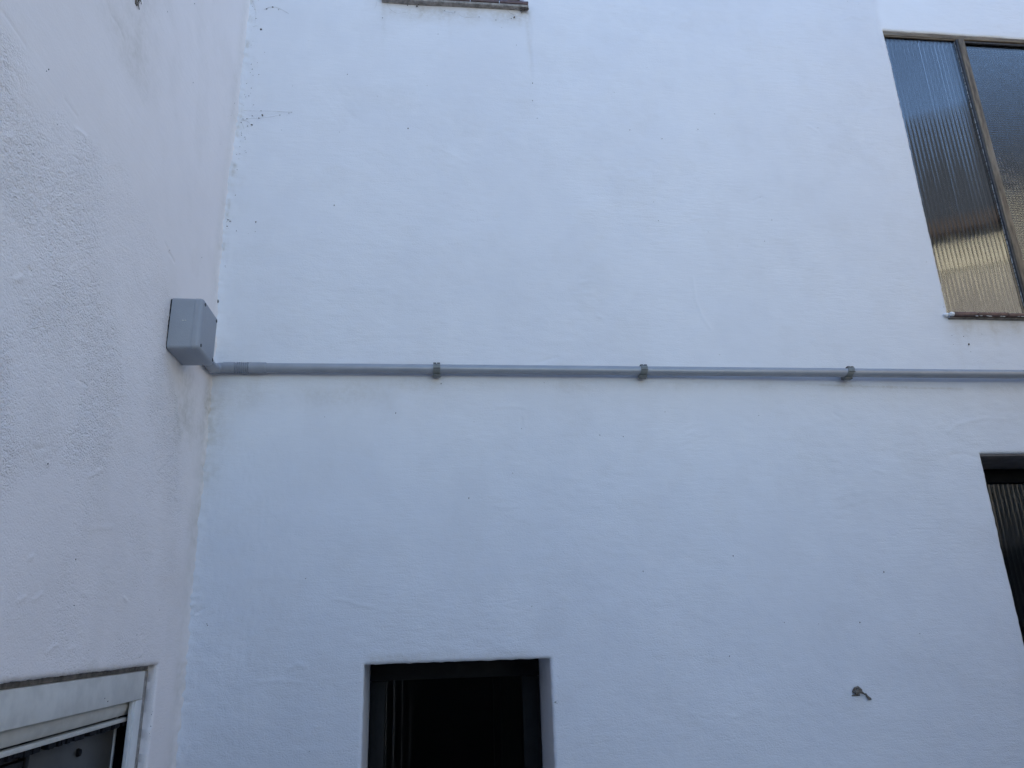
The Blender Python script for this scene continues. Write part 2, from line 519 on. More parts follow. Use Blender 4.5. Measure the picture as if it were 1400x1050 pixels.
# brushed patches
for (x0, z0), (x1, z1), amp, ang in (((0.4251, 2.8990), (0.5072, 2.8238), 0.0006, 0.1), ((0.4017, 2.8337), (0.4986, 2.7297), 0.0004, -0.5),
                                     ((-0.3108, 3.5462), (-0.2213, 3.3864), 0.0005, -0.9), ((-0.0342, 3.4038), (0.1134, 3.2499), 0.0003, -0.5),
                                     ((1.1314, 2.2787), (1.2450, 2.1228), 0.0004, 0.2), ((1.0453, 2.8095), (1.3876, 3.1243), 0.0002, 0.4),
                                     ((-0.5212, 2.0258), (-0.4170, 1.7034), 0.0006, 1.3), ((0.6559, 2.4513), (0.8170, 2.3548), 0.0005, 0.5),
                                     ((1.6525, 2.5310), (1.7608, 2.3943), 0.0006, 0.2), ((-0.1576, 1.9075), (0.3202, 1.8265), 0.0005, 0.0)):
    cx, cz = (x0 + x1) / 2, (z0 + z1) / 2; rx, rz = abs(x1 - x0) / 2 + 0.01, abs(z1 - z0) / 2 + 0.01
    w = np.exp(-(((U - cx) / rx) ** 2 + ((V - cz) / rz) ** 2) ** 2)
    a = U * math.cos(ang) + V * math.sin(ang); b = -U * math.sin(ang) + V * math.cos(ang)
    Hb += amp * w * fbm(a / 3.5, b, 0.012, 2, NC)
Db = np.zeros_like(U)
n1 = 0.5 + 0.5 * fbm(U, V, 0.10, 3, NB)
n2 = 0.5 + 0.5 * fbm(U * 2.5, V * 0.4, 0.08, 3, NC)
def soft(x0, x1, z0, z1, s):
    return smooth(x0 - s, x0 + s, U) * smooth(x1 + s, x1 - s, U) * smooth(z0 - s, z0 + s, V) * smooth(z1 + s, z1 - s, V)
Db += 0.38 * soft(-0.15, 0.32, 3.84, 3.90, 0.035) * (0.5 + n2)              # below the upper sill
Db += 0.28 * soft(1.62, 2.4, 2.72, 2.79, 0.04) * (0.4 + n2)                 # below the window sill
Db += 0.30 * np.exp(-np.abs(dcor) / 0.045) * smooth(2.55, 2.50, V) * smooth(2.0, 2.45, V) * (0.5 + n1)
Db += 0.20 * soft(-0.52, -0.1, 2.50, 2.56, 0.035) * n1
Db += 0.22 * soft(-0.2, 2.4, 2.545, 2.565, 0.02) * (0.3 + 0.7 * n1)
Db += 0.34 * soft(-0.15, 0.26, 1.832, 1.845, 0.016) * (0.4 + n1)           # over the lower window
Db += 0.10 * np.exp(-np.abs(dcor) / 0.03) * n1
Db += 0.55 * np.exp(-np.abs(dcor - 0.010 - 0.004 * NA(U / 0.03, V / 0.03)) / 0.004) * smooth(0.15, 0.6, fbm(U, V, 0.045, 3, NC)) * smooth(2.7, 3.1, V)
Db += 0.05 * smooth(0.55, 0.9, n1)
for sx, sz_, ln, k in ((0.322, 3.885, 0.42, 0.22), (-0.160, 3.885, 0.25, 0.12), (1.622, 2.77, 0.30, 0.16), (1.75, 2.775, 0.16, 0.10), (0.06, 3.885, 0.30, 0.08), (0.30, 1.80, 0.5, 0.0)):
    Db += k * np.exp(-((U - sx - 0.006 * NA(U * 0 + sx, V / 0.09)) / 0.008) ** 2) * smooth(sz_ - ln, sz_, V) * smooth(sz_ + 0.01, sz_, V) * (0.4 + n2)
pl = np.array([(1.0101, 2.5672), (1.2136, 2.5591), (1.4446, 2.5533), (1.6140, 2.5494)])
zz = np.interp(U, pl[:, 0], pl[:, 1])
Db += 0.40 * np.exp(-((V - zz) / 0.0028) ** 2) * smooth(pl[0, 0], pl[0, 0] + 0.2, U) * smooth(pl[-1, 0], pl[-1, 0] - 0.02, U)

# repainted strip above and right of the upper window
(fx0, fz0), (fx1, fz1) = (1.6010, 4.0308), (1.5900, 3.8715)
edge = np.interp(V, [fz1 - 0.3, fz1, fz0, fz0 + 0.3], [fx1 + 0.02, fx1, fx0, fx0]) + 0.004 * NA(U / 0.03, V / 0.03)
Fb = 0.65 * smooth(-0.010, 0.020, U - edge) * smooth(UW[3] - 0.03, UW[3] + 0.01, V) 
Rb = np.clip(0.05 + 0.10 * pm + 0.12 * low, 0, 1)

house = empty('house', (1.2, 0.2, 0))
tag(house, 'white rendered house wall carrying the horizontal grey conduit, with four windows', 'building')
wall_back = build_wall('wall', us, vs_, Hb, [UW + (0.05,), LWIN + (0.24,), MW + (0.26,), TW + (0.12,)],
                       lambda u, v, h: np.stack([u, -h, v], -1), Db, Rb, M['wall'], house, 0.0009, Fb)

# ---- the adjoining wall on the left (faces +X)
SH = (-1.35, -0.166, 1.10, 1.849)            # shuttered window recess  y0 y1 z0 z1
STEP_L = 0.0028
us2 = lines(-3.9, -1.32, 0.0, 0.06, STEP_L, [SH[0], SH[1]])
vs2 = lines(0.0, 1.50, 3.70, H_LEFT, STEP_L, [SH[2], SH[3]])
U, V = np.meshgrid(us2, vs2, indexing='ij')
Hl = 0.0022 * fbm(U, V, 0.5, 2, NB) + 0.0008 * fbm(U, V, 0.11, 2, NC)
# rough open stucco: inside this outline, smooth trowelled plaster elsewhere
poly = np.array([(-1.3224, 2.7002), (-1.1019, 2.7083), (-1.0435, 2.7104), (-0.9731, 2.6969), (-0.8698, 2.7286), (-0.7409, 2.7539), (-0.5775, 2.7708), (-0.4459, 2.7416),
                 (-0.3483, 2.6626), (-0.3296, 2.4897), (-0.2308, 2.4150), (-0.1599, 2.2898), (-0.1710, 2.2107), (-0.3306, 2.1779), (-0.5472, 2.1879), (-0.6957, 2.1775), (-0.8332, 2.1532), (-0.9070, 2.1333), (-1.1639, 2.0641)])
def inside(Uq, Vq, P):
    r = np.zeros(Uq.shape, bool)
    for a, b in zip(P, np.roll(P, -1, 0)):
        if a[1] == b[1]: continue
        c = ((a[1] > Vq) != (b[1] > Vq)) & (Uq < (b[0] - a[0]) * (Vq - a[1]) / (b[1] - a[1]) + a[0])
        r ^= c
    return r
wu = U + 0.03 * fbm(U, V, 0.12, 2, NA); wv = V + 0.03 * fbm(U, V, 0.12, 2, NC)
ins = inside(wu, wv, poly).astype(np.float32)
for _ in range(14):                            # soften the edge
    ins[1:-1, :] = (ins[:-2, :] + 2 * ins[1:-1, :] + ins[2:, :]) / 4
    ins[:, 1:-1] = (ins[:, :-2] + 2 * ins[:, 1:-1] + ins[:, 2:]) / 4
patch = smooth(-0.35, 0.55, fbm(U, V, 0.16, 3, NB))
Rl = np.clip(ins * (0.45 + 0.65 * patch) + (1 - ins) * (0.06 + (0.16 + 0.30 * patch) * smooth(2.42, 2.25, V)), 0, 1)
Rl *= smooth(-0.02, -0.16, U) * 0.9 + 0.1
Hl += 0.0004 * Rl * fbm(U, V, 0.03, 2, NA) + 0.00055 * Rl * fbm(U + 0.35 * V, V * 1.7 - 0.4 * U, 0.0115, 2, NC)
Hl += corner_off(V) * np.exp(U / 0.12)
Hl += (0.010 + 0.0025 * NB(U / 0.02, V / 0.012)) * np.exp(-np.abs(U) / 0.011)
for pts, amp, sig in (
    ([(-1.1106, 2.7341), (-1.0885, 2.7364), (-1.0685, 2.7359), (-1.0417, 2.7358)], -0.0016, 0.003),
    ([(-1.0763, 2.6663), (-1.0640, 2.6757), (-1.0497, 2.6805), (-1.0349, 2.6789), (-1.0269, 2.6675)], -0.0017, 0.003),
    ([(-1.0786, 2.6396), (-1.0680, 2.6361), (-1.0561, 2.6410), (-1.0388, 2.6603)], -0.0013, 0.003),
    ([(-0.9173, 2.7420), (-0.8939, 2.7433), (-0.8697, 2.7447)], -0.0016, 0.003),
    ([(-0.8670, 2.7204), (-0.8501, 2.7286), (-0.8307, 2.7311)], 0.0022, 0.004),
    ([(-0.8202, 3.0054), (-0.7945, 3.0113), (-0.7756, 3.0083), (-0.7600, 3.0053)], -0.0013, 0.003),
    ([(-0.4046, 2.7364), (-0.3846, 2.7377), (-0.3625, 2.7343)], -0.0035, 0.0035),
    ([(-0.4326, 2.7453), (-0.4168, 2.7428)], -0.002, 0.003),
    ([(-0.9543, 2.3992), (-0.9392, 2.4090)], 0.003, 0.005),
    ([(-0.9273, 2.4305), (-0.9204, 2.4292)], -0.004, 0.004),
    ([(-1.0425, 2.5779), (-1.0331, 2.5787), (-1.0288, 2.5892)], 0.0022, 0.004),
    ([(-0.7486, 2.3893), (-0.7131, 2.3952)], 0.0024, 0.004),
    ([(-0.6502, 2.4399), (-0.6311, 2.4330)], -0.002, 0.003),
    ([(-0.7316, 2.3231), (-0.6976, 2.3238)], -0.0018, 0.003),
    ([(-0.8315, 2.1804), (-0.8160, 2.1807), (-0.7939, 2.1905)], -0.0022, 0.004),
    ([(-0.7859, 2.1668), (-0.7781, 2.1649)], 0.003, 0.004),
    ([(-0.1833, 2.2155), (-0.1613, 2.2140)], 0.003, 0.004),
    ([(-0.6377, 2.1742), (-0.6110, 2.1847), (-0.5839, 2.1983)], 0.0018, 0.004),
    ([(-0.5944, 2.0912), (-0.5021, 2.1059)], 0.0014, 0.005),
    ([(-0.7924, 2.0204), (-0.7812, 2.0257)], 0.0020, 0.004),
    ([(-0.4053, 1.9810), (-0.3881, 1.9747)], 0.003, 0.004),
    ([(-0.5864, 1.9808), (-0.5711, 1.9790)], 0.002, 0.004),
    ([(-0.8051, 1.9593), (-0.7847, 1.9663)], 0.002, 0.004), ([(-0.7577, 1.9632), (-0.7381, 1.9715)], 0.002, 0.004),
    ([(-0.6883, 1.8867), (-0.6581, 1.8981)], 0.0026, 0.004),
    ([(-0.2888, 1.8698), (-0.2777, 1.8738)], 0.003, 0.004),
    ([(-0.6138, 1.8895), (-0.5875, 1.8924)], 0.0014, 0.004),
    ([(-0.5542, 1.9122), (-0.5310, 1.8792)], 0.0008, 0.004),
    ([(-0.1931, 3.1764), (-0.1234, 3.1927)], 0.0010, 0.004),
):
    stroke(Hl, us2, vs2, pts, amp * 0.55, sig * 0.62)
rr = np.random.default_rng(31)
for k in range(70):                            # short float drags in the open stucco
    u0, v0 = rr.uniform(-1.25, -0.2), rr.uniform(1.8, 3.4)
    i, j = np.searchsorted(us2, u0), np.searchsorted(vs2, v0)
    if Rl[i, j] < 0.45: continue
    an = rr.uniform(-0.9, 0.5); ln = rr.uniform(0.012, 0.04)
    stroke(Hl, us2, vs2, [(u0, v0), (u0 + ln * math.cos(an) * .5, v0 + ln * math.sin(an) * .5 + 0.003), (u0 + ln * math.cos(an), v0 + ln * math.sin(an))],
           rr.choice([-1, 1]) * rr.uniform(0.0005, 0.0011), 0.0022)
Dl = np.zeros_like(U)
n1 = 0.5 + 0.5 * fbm(U, V, 0.10, 3, NA)
n2 = 0.5 + 0.5 * fbm(U * 2.5, V * 0.4, 0.08, 3, NB)
(su, sv) = (-0.7388, 3.1216)
Dl += 0.30 * np.exp(-((U - su) / 0.11) ** 2) * smooth(sv - 0.28, sv + 0.02, V) * (0.55 + 0.5 * n1 + 0.25 * n2)
(bu, bv) = (-0.2250, 2.5269)
Dl += 0.62 * np.exp(-((U - bu - 0.05) / 0.10) ** 2) * smooth(bv - 0.30, bv + 0.0, V) * smooth(bv + 0.03, bv - 0.01, V) * (0.45 + 0.5 * n1)
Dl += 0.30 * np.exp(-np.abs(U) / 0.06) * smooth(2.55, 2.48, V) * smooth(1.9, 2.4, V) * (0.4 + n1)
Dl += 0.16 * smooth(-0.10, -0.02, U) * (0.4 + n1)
Dl += 0.30 * smooth(1.875, 1.852, V) * smooth(-0.95, -0.5, U) * smooth(-0.15, -0.18, U) * n1
Dl += 0.06 * smooth(0.5, 0.9, n1)
house2 = empty('house', (-0.9, -1.6, 0))
tag(house2, 'adjoining white stucco building on the left with the half shuttered window', 'building')
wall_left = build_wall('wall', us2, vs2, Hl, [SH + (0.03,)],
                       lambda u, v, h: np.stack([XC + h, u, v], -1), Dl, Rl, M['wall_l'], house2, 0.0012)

# ---- bodies behind the two facades (closed shells, flat roofs)
def shell(name, boxes, mat, parent):
    bm = bmesh.new()
    for b in boxes: add_box(bm, *b)
    return bm_obj(name, bm, mat, parent)
shell('roof_slab', [(-0.94, 3.39, 0.03, 6.0, H_BACK - 0.20, H_BACK - 0.02)], M['stone'], house)
shell('parapet_coping', [(-0.95, 3.42, -0.035, 0.20, H_BACK + 0.004, H_BACK + 0.06)], M['mortar'], house)
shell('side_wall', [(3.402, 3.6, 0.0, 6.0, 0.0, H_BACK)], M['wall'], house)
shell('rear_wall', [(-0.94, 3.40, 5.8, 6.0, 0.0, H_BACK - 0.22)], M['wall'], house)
shell('roof_slab', [(-6.0, XC - 0.03, -3.9, 5.9, H_LEFT - 0.2, H_LEFT - 0.02)], M['stone'], house2)
shell('parapet_coping', [(XC - 0.2, XC + 0.03, -3.9, -0.01, H_LEFT + 0.004, H_LEFT + 0.05)], M['mortar'], house2)
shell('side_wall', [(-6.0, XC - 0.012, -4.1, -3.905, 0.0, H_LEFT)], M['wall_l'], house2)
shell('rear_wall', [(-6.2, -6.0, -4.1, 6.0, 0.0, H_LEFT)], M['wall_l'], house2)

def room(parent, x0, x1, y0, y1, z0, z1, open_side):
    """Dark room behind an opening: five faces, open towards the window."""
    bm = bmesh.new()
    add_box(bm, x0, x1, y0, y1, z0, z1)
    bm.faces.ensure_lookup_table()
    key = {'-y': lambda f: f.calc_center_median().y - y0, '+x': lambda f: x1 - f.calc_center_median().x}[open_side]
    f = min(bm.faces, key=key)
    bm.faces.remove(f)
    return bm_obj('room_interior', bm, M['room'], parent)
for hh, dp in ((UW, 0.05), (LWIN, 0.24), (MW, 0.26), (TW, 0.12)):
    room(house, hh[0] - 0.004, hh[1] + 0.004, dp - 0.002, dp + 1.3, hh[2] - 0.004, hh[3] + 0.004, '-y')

# ------------------------------------------------------------------ window panes
def fluted_pane(name, x0, x1, z0, z1, y, pitch, amp, thick, mat, parent, seg=12, phase=0.0):
    n = int((x1 - x0) / pitch * seg)
    xs = np.linspace(x0, x1, n + 1)
    ph = (xs - x0) / pitch + phase
    # each flute is a shallow rounded rib with a narrow valley, slightly uneven
    k = np.floor(ph).astype(int)
    wob = np.random.default_rng(5).uniform(0.85, 1.15, k.max() + 3)[k]
    tt = ph - k
    prof = amp * wob * (1 - np.abs(2 * tt - 1) ** 2.4)
    zs = np.linspace(z0, z1, 9)
    V_, F_ = [], []
    for iz, z in enumerate(zs):
        for i, x in enumerate(xs):
            V_.append((x, y - prof[i] + 0.0004 * math.sin(iz * 1.7 + x * 9), z))
    w = n + 1
    for iz in range(len(zs) - 1):
        for i in range(n):
            a = iz * w + i
            F_.append((a, a + 1, a + w + 1, a + w))
    nfront = len(V_)
    back = [(x0, y + thick, z0), (x1, y + thick, z0), (x1, y + thick, z1), (x0, y + thick, z1)]
    top = (len(zs) - 1) * w
    for lp in ([back[3], back[2], back[1], back[0]],
               [back[0], back[1]] + [V_[i] for i in range(n, -1, -1)],
               [back[2], back[3]] + [V_[top + i] for i in range(0, n + 1)],
               [back[3], back[0]] + [V_[iz * w] for iz in range(len(zs))],
               [back[1], back[2]] + [V_[iz * w + n] for iz in range(len(zs) - 1, -1, -1)]):
        o = len(V_)
        V_ += lp
        F_.append(tuple(range(o, o + len(lp))))
    me = bpy.data.meshes.new(name)
    me.from_pydata(V_, [], F_)
    ob = link(name, me, mat, parent)
    sm = np.zeros(len(F_), bool); sm[:(len(zs) - 1) * n] = True
    me.polygons.foreach_set('use_smooth', sm)
    return ob

def hammered_pane(name, x0, x1, z0, z1, y, pitch, amp, thick, mat, parent, per=5):
    nx, nz = int((x1 - x0) / pitch * per), int((z1 - z0) / pitch * per)
    xs = np.linspace(x0, x1, nx + 1); zs = np.linspace(z0, z1, nz + 1)
    X, Z = np.meshgrid(xs, zs, indexing='ij')
    px = (X - x0) / pitch; pz = (Z - z0) / (pitch * 0.75)
    px = px + 0.15 * NA(X / 0.03, Z / 0.03); pz = pz + 0.25 * NB(X / 0.03, Z / 0.03) + 0.5 * (np.floor(px).astype(int) % 2) * 0.0
    h = amp * np.abs(np.sin(np.pi * px)) ** 0.8 * np.abs(np.sin(np.pi * pz)) ** 0.8
    P = np.stack([X, y - h, Z], -1).reshape(-1, 3)
    w = nz + 1
    I, J = np.meshgrid(np.arange(nx), np.arange(nz), indexing='ij')
    a = (I * w + J).ravel()
    F_ = np.stack([a, a + w, a + w + 1, a + 1], 1).tolist()
    V_ = P.tolist()
    n_s = len(F_)
    back = [(x0, y + thick, z0), (x1, y + thick, z0), (x1, y + thick, z1), (x0, y + thick, z1)]
    for lp in ([back[3], back[2], back[1], back[0]],
               [back[0], back[1]] + [V_[i * w] for i in range(nx, -1, -1)],
               [back[2], back[3]] + [V_[i * w + nz] for i in range(0, nx + 1)],
               [back[3], back[0]] + [V_[j] for j in range(0, nz + 1)],
               [back[1], back[2]] + [V_[nx * w + j] for j in range(nz, -1, -1)]):
        o = len(V_)
        V_ += lp
        F_.append(tuple(range(o, o + len(lp))))
    me = bpy.data.meshes.new(name)
    me.from_pydata(V_, [], F_)
    ob = link(name, me, mat, parent)
    sm = np.zeros(len(F_), bool); sm[:n_s] = True
    me.polygons.foreach_set('use_smooth', sm)
    return ob

def rails(name, rects, y0, y1, mat, parent, bevel=0.002):
    bm = bmesh.new()
    for (x0, x1, z0, z1) in rects: add_box(bm, x0, x1, y0, y1, z0, z1)
    return bm_obj(name, bm, mat, parent, True, bevel)

# upper right window: weathered timber frame nearly flush with the render
x0, x1, z0, z1 = UW
win = rails('window', [(x0 + 0.0015, x1 - 0.002, z1 - 0.017, z1 - 0.001)], 0.004, 0.045, M['wood_h'], house, 0.0015)
tag(win, 'weathered timber framed window with a fluted and a hammered pane')
MX0, MX1 = 1.893, 1.917                      # mullion
rails('jamb', [(x0 - 0.012, x0 + 0.006, z0 + 0.002, z1 - 0.018)], 0.012, 0.045, M['wood_v'], win)
rails('jamb', [(x1 - 0.03, x1 - 0.002, z0 + 0.002, z1 - 0.018)], 0.004, 0.045, M['wood_v'], win)
rails('mullion', [(MX0, MX1, z0 + 0.002, z1 - 0.018)], 0.001, 0.045, M['wood_v'], win)
rails('glazing_bead', [(x0 + 0.007, MX0 - 0.006, z1 - 0.0215, z1 - 0.0185)], 0.006, 0.012, M['wood_h'], win, 0.0008)
rails('glazing_bead', [(MX0 - 0.0065, MX0 - 0.0005, z0 + 0.003, z1 - 0.0185)], 0.004, 0.018, M['bead'], win, 0.0008)
bm = bmesh.new()                              # silicone run, broken and uneven
zc = z0 + 0.004
while zc < z1 - 0.03:
    L_ = random.uniform(0.006, 0.022)
    add_tube(bm, [(MX0 - 0.0072 - random.uniform(0, .0008), 0.0122, zc), (MX0 - 0.0072, 0.0122, zc + L_)], random.uniform(0.0008, 0.0016), 6)
    zc += L_ + random.uniform(0.0005, 0.006)
tag(bm_obj('silicone_seal', bm, M['silicone'], win, True), kind='stuff')
fluted_pane('pane', x0 - 0.004, MX0 - 0.003, z0 + 0.001, z1 - 0.016, 0.0135, 0.0152, 0.0013, 0.004, M['glass_f'], win)
hammered_pane('pane', MX1 + 0.001, x1 - 0.03, z0 + 0.001, z1 - 0.016, 0.019, 0.0125, 0.0012, 0.004, M['glass_h'], win)
rails('glazing_bead', [(MX1 + 0.0005, x1 - 0.031, z1 - 0.026, z1 - 0.0185)], 0.009, 0.0165, M['bead'], win, 0.0008)
# tiled sill
sill = box_obj('sill', x0 - 0.004, x1 + 0.03, -0.013, 0.04, z0 - 0.015, z0 - 0.010, M['dirty_joint'], house, 0.003, 2, 0.001)
tx = x0 + 0.004
for k, w in enumerate((0.076, 0.105, 0.12, 0.12, 0.12, 0.12, 0.12, 0.09)):
    box_obj('sill_tile', tx + 0.001, tx + w - 0.0015, -0.026 - 0.001 * (k % 2), 0.022, z0 - 0.0095, z0 + 0.0015 - 0.0006 * (k % 3), M['tile'], sill, 0.0022, 2, 0.0007)
    tx += w
bm = bmesh.new()
for k in range(22):
    add_blob(bm, (x0 + 0.07 + random.uniform(0, 0.7), -0.0225, z0 - 0.0108 + random.uniform(-.001, .001)), random.uniform(0.0015, 0.004), (2.2, 0.7, 0.5))
tag(bm_obj('mortar_squeeze', bm, M['white_lump'], sill, True), kind='stuff')
bm = bmesh.new()
add_blob(bm, (x0 + 0.001, -0.016, z0 - 0.003), 0.0085, (1.1, 1.0, 0.85), 2, 0.10)
add_blob(bm, (x0 - 0.010, -0.006, z0 - 0.002), 0.008, (1.2, 0.9, 0.9), 2, 0.10)
bm_obj('plaster_lump', bm, M['white_lump'], sill, True)

# lower right window: deep dark opening
x0, x1, z0, z1 = LWIN
box_obj('lintel', x0 - 0.0, x1 - 0.003, 0.010, 0.238, z1 - 0.006, z1 - 0.0005, M['dark_lintel'], house, 0.0015)  # dark strip stands in for shade under the window head
win = rails('window', [(x0 + 0.001, x1, z1 - 0.05, z1 - 0.0075)], 0.203, 0.235, M['dark_paint'], house)
tag(win, 'dark window of fluted glass in a deep reveal')
for ja in ((x0 + 0.002, x0 + 0.03), (x1 - 0.03, x1)):
    rails('jamb', [ja + (z0, z1 - 0.051)], 0.205, 0.235, M['dark_paint'], win)
fluted_pane('pane', x0 + 0.028, x1 - 0.028, z0, z1 - 0.048, 0.222, 0.0165, 0.0009, 0.004, M['glass_m'], win)
bm = bmesh.new()
add_tube(bm, [(1.690, 0.215, 2.262), (1.697, 0.214, 2.257), (1.704, 0.213, 2.250), (1.708, 0.213, 2.243), (1.716, 0.214, 2.240)], [0.0012, 0.0028, 0.0026, 0.0034, 0.001], 8)
bm_obj('dust_streak', bm, M['web'], win, True)

# lower middle window
x0, x1, z0, z1 = MW
win = rails('window', [(x0 + 0.002, x1 - 0.002, z1 - 0.05, z1 - 0.002)], 0.205, 0.245, M['dark_paint'], house)
tag(win, 'small dark fluted glass window below the conduit')
rails('jamb', [(x0 + 0.003, x0 + 0.042, z0, z1 - 0.051)], 0.207, 0.245, M['dark_paint'], win)
rails('jamb', [(x1 - 0.050, x1 - 0.003, z0, z1 - 0.051)], 0.207, 0.245, M['dark_paint'], win)
fluted_pane('pane', x0 + 0.040, x1 - 0.048, z0, z1 - 0.049, 0.224, 0.0225, 0.00034, 0.004, M['glass_d'], win)

# window above with the tiled sill whose underside shows at the top of the picture
x0, x1, z0, z1 = TW
win = rails('window', [(x0 + 0.002, x1 - 0.002, z0 + 0.002, z0 + 0.05)], 0.075, 0.115, M['wood_h'], house)
rails('head_rail', [(x0 + 0.002, x1 - 0.002, z1 - 0.05, z1 - 0.002)], 0.075, 0.115, M['wood_h'], win)
rails('jamb', [(x0 + 0.002, x0 + 0.045, z0 + 0.051, z1 - 0.051)], 0.076, 0.115, M['wood_v'], win)
rails('jamb', [(x1 - 0.045, x1 - 0.002, z0 + 0.051, z1 - 0.051)], 0.076, 0.115, M['wood_v'], win)
fluted_pane('pane', x0 + 0.044, x1 - 0.044, z0 + 0.049, z1 - 0.049, 0.09, 0.016, 0.0005, 0.004, M['glass_f'], win)
sz = 3.8935
sill = box_obj('sill', -0.166, 0.3235, -0.016, 0.07, sz, sz + 0.010, M['mortar'], house, 0.003, 2, 0.001)
tx = -0.168
for k in range(5):
    box_obj('sill_tile', tx + 0.001, tx + 0.0972, -0.018 - 0.001 * (k % 2), 0.07, sz + 0.0105, sz + 0.022, M['tile'], sill, 0.0022, 2, 0.0008)
    tx += 0.0985
bm = bmesh.new()
for k in range(9):
    add_blob(bm, (0.323 - abs(random.gauss(0, 0.012)), -0.006 - random.uniform(0, .012), sz - random.uniform(0.0, 0.006)), random.uniform(0.002, 0.0055), (1.3, 1, 0.8))
tag(bm_obj('grime_clump', bm, M['grime'], sill, True), kind='stuff')

# ------------------------------------------------------------------ shuttered window in the left wall
y0, y1, z0, z1 = SH
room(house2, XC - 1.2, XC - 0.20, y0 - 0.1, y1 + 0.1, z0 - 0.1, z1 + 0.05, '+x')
# frame lining between facade and room
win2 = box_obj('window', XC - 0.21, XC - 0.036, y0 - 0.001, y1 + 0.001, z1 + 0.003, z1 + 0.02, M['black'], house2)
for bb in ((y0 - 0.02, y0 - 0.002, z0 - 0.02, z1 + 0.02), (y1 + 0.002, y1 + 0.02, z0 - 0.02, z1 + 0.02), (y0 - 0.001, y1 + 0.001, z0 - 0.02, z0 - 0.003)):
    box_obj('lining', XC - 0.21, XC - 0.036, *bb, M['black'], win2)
tag(win2, 'half lowered white roller shutter window in the stucco wall')
def xb(d0, d1): return (XC - d1, XC - d0)
# cover of the shutter box, with a folded lower lip
sb = box_obj('shutter_box', *xb(0.012, 0.05), y0 + 0.01, -0.205, CZ - 0.1178, CZ - 0.0615, M['alu'], win2, 0.0016)
# guide rail, stepped
gr = box_obj('guide_rail', *xb(0.0135, 0.022), -0.236, -0.1995, z0 + 0.002, CZ - 0.1185, M['alu_clean'], win2, 0.0016)
box_obj('rail_lip', *xb(0.0165, 0.024), -0.2445, -0.2362, z0 + 0.002, CZ - 0.119, M['alu_clean'], win2, 0.001)
box_obj('side_filler', *xb(0.016, 0.03), -0.1985, -0.172, z0 + 0.002, CZ - 0.0625, M['mortar'], win2, 0.002, 2, 0.001)
# last curved slat and the end bar
bm = bmesh.new()
prof = []
for k in range(9):
    t = k / 8
    prof.append((XC - 0.034 + 0.0055 * math.sin(math.pi * t) + 0.002 * t, CZ - 0.1455 + 0.031 * t))
for ys in (y0 + 0.04, -0.2175):
    pass
va = [[bm.verts.new((px_, yy, pz_)) for (px_, pz_) in prof] for yy in (y0 + 0.04, -0.2175)]
vb = [[bm.verts.new((px_ - 0.006, yy, pz_)) for (px_, pz_) in prof] for yy in (y0 + 0.04, -0.2175)]
for k in range(8):
    bm.faces.new((va[0][k], va[1][k], va[1][k + 1], va[0][k + 1]))
    bm.faces.new((vb[0][k], vb[0][k + 1], vb[1][k + 1], vb[1][k]))
    bm.faces.new((va[1][k], vb[1][k], vb[1][k + 1], va[1][k + 1]))
    bm.faces.new((va[0][k], va[0][k + 1], vb[0][k + 1], vb[0][k]))
bm.faces.new((va[0][0], vb[0][0], vb[1][0], va[1][0]))
bm.faces.new((va[0][8], va[1][8], vb[1][8], vb[0][8]))
bm_obj('shutter_slat', bm, M['slat'], win2, True)
eb = box_obj('end_bar', *xb(0.0275, 0.042), y0 + 0.04, -0.2170, CZ - 0.1575, CZ - 0.1495, M['slat'], win2, 0.0014)
bm = bmesh.new()
for k in range(150):                           # worn brush seal below the bar
    yy = random.uniform(y0 + 0.05, -0.222)
    add_box(bm, XC - 0.041, XC - 0.030 + random.uniform(-.002, .002), yy, yy + random.uniform(0.006, 0.016), CZ - 0.1640 - random.uniform(0, 0.0035), CZ - 0.1577)
tag(bm_obj('brush_seal', bm, M['black'], eb), kind='stuff')
# inner sash behind the shutter
sash = box_obj('sash', *xb(0.0535, 0.072), -0.588, -0.2255, z0 + 0.002, CZ - 0.150, M['panel'], win2, 0.001)
box_obj('sash_edge', *xb(0.0515, 0.072), -0.2250, -0.2165, z0 + 0.002, CZ - 0.150, M['alu_clean'], win2, 0.001)
bm = bmesh.new()
res = bmesh.ops.create_cone(bm, cap_ends=True, segments=20, radius1=0.0075, radius2=0.0062, depth=0.005)
kn = (-0.3913, 1.7060)
bmesh.ops.transform(bm, matrix=Matrix.Translation((XC - 0.0505, kn[0], kn[1])) @ Matrix.Rotation(R(90), 4, 'Y'), verts=bm.verts)
bm_obj('knob', bm, M['black'], sash, True)
box_obj('stile', *xb(0.046, 0.075), -0.602, -0.589, z0 + 0.002, CZ - 0.150, M['dark_paint'], win2, 0.001)
for k, (za, zb_, mm) in enumerate(((0.1765, 0.186, 'dark_paint'), (0.187, 0.1905, 'alu'), (0.1915, 0.200, 'dark_paint'), (0.201, 0.24, 'panel'))):
    box_obj('sash_rail', *xb(0.048 + 0.001 * (k % 2), 0.072), y0 + 0.05, -0.6025, CZ - zb_, CZ - za, M[mm], win2, 0.0008)
box_obj('sash_panel', *xb(0.058, 0.072), y0 + 0.05, -0.6025, CZ - 0.1755, CZ - 0.150, M['panel'], win2)
box_obj('sash_panel', *xb(0.060, 0.072), y0 + 0.05, -0.6025, z0 + 0.002, CZ - 0.2405, M['panel'], win2)
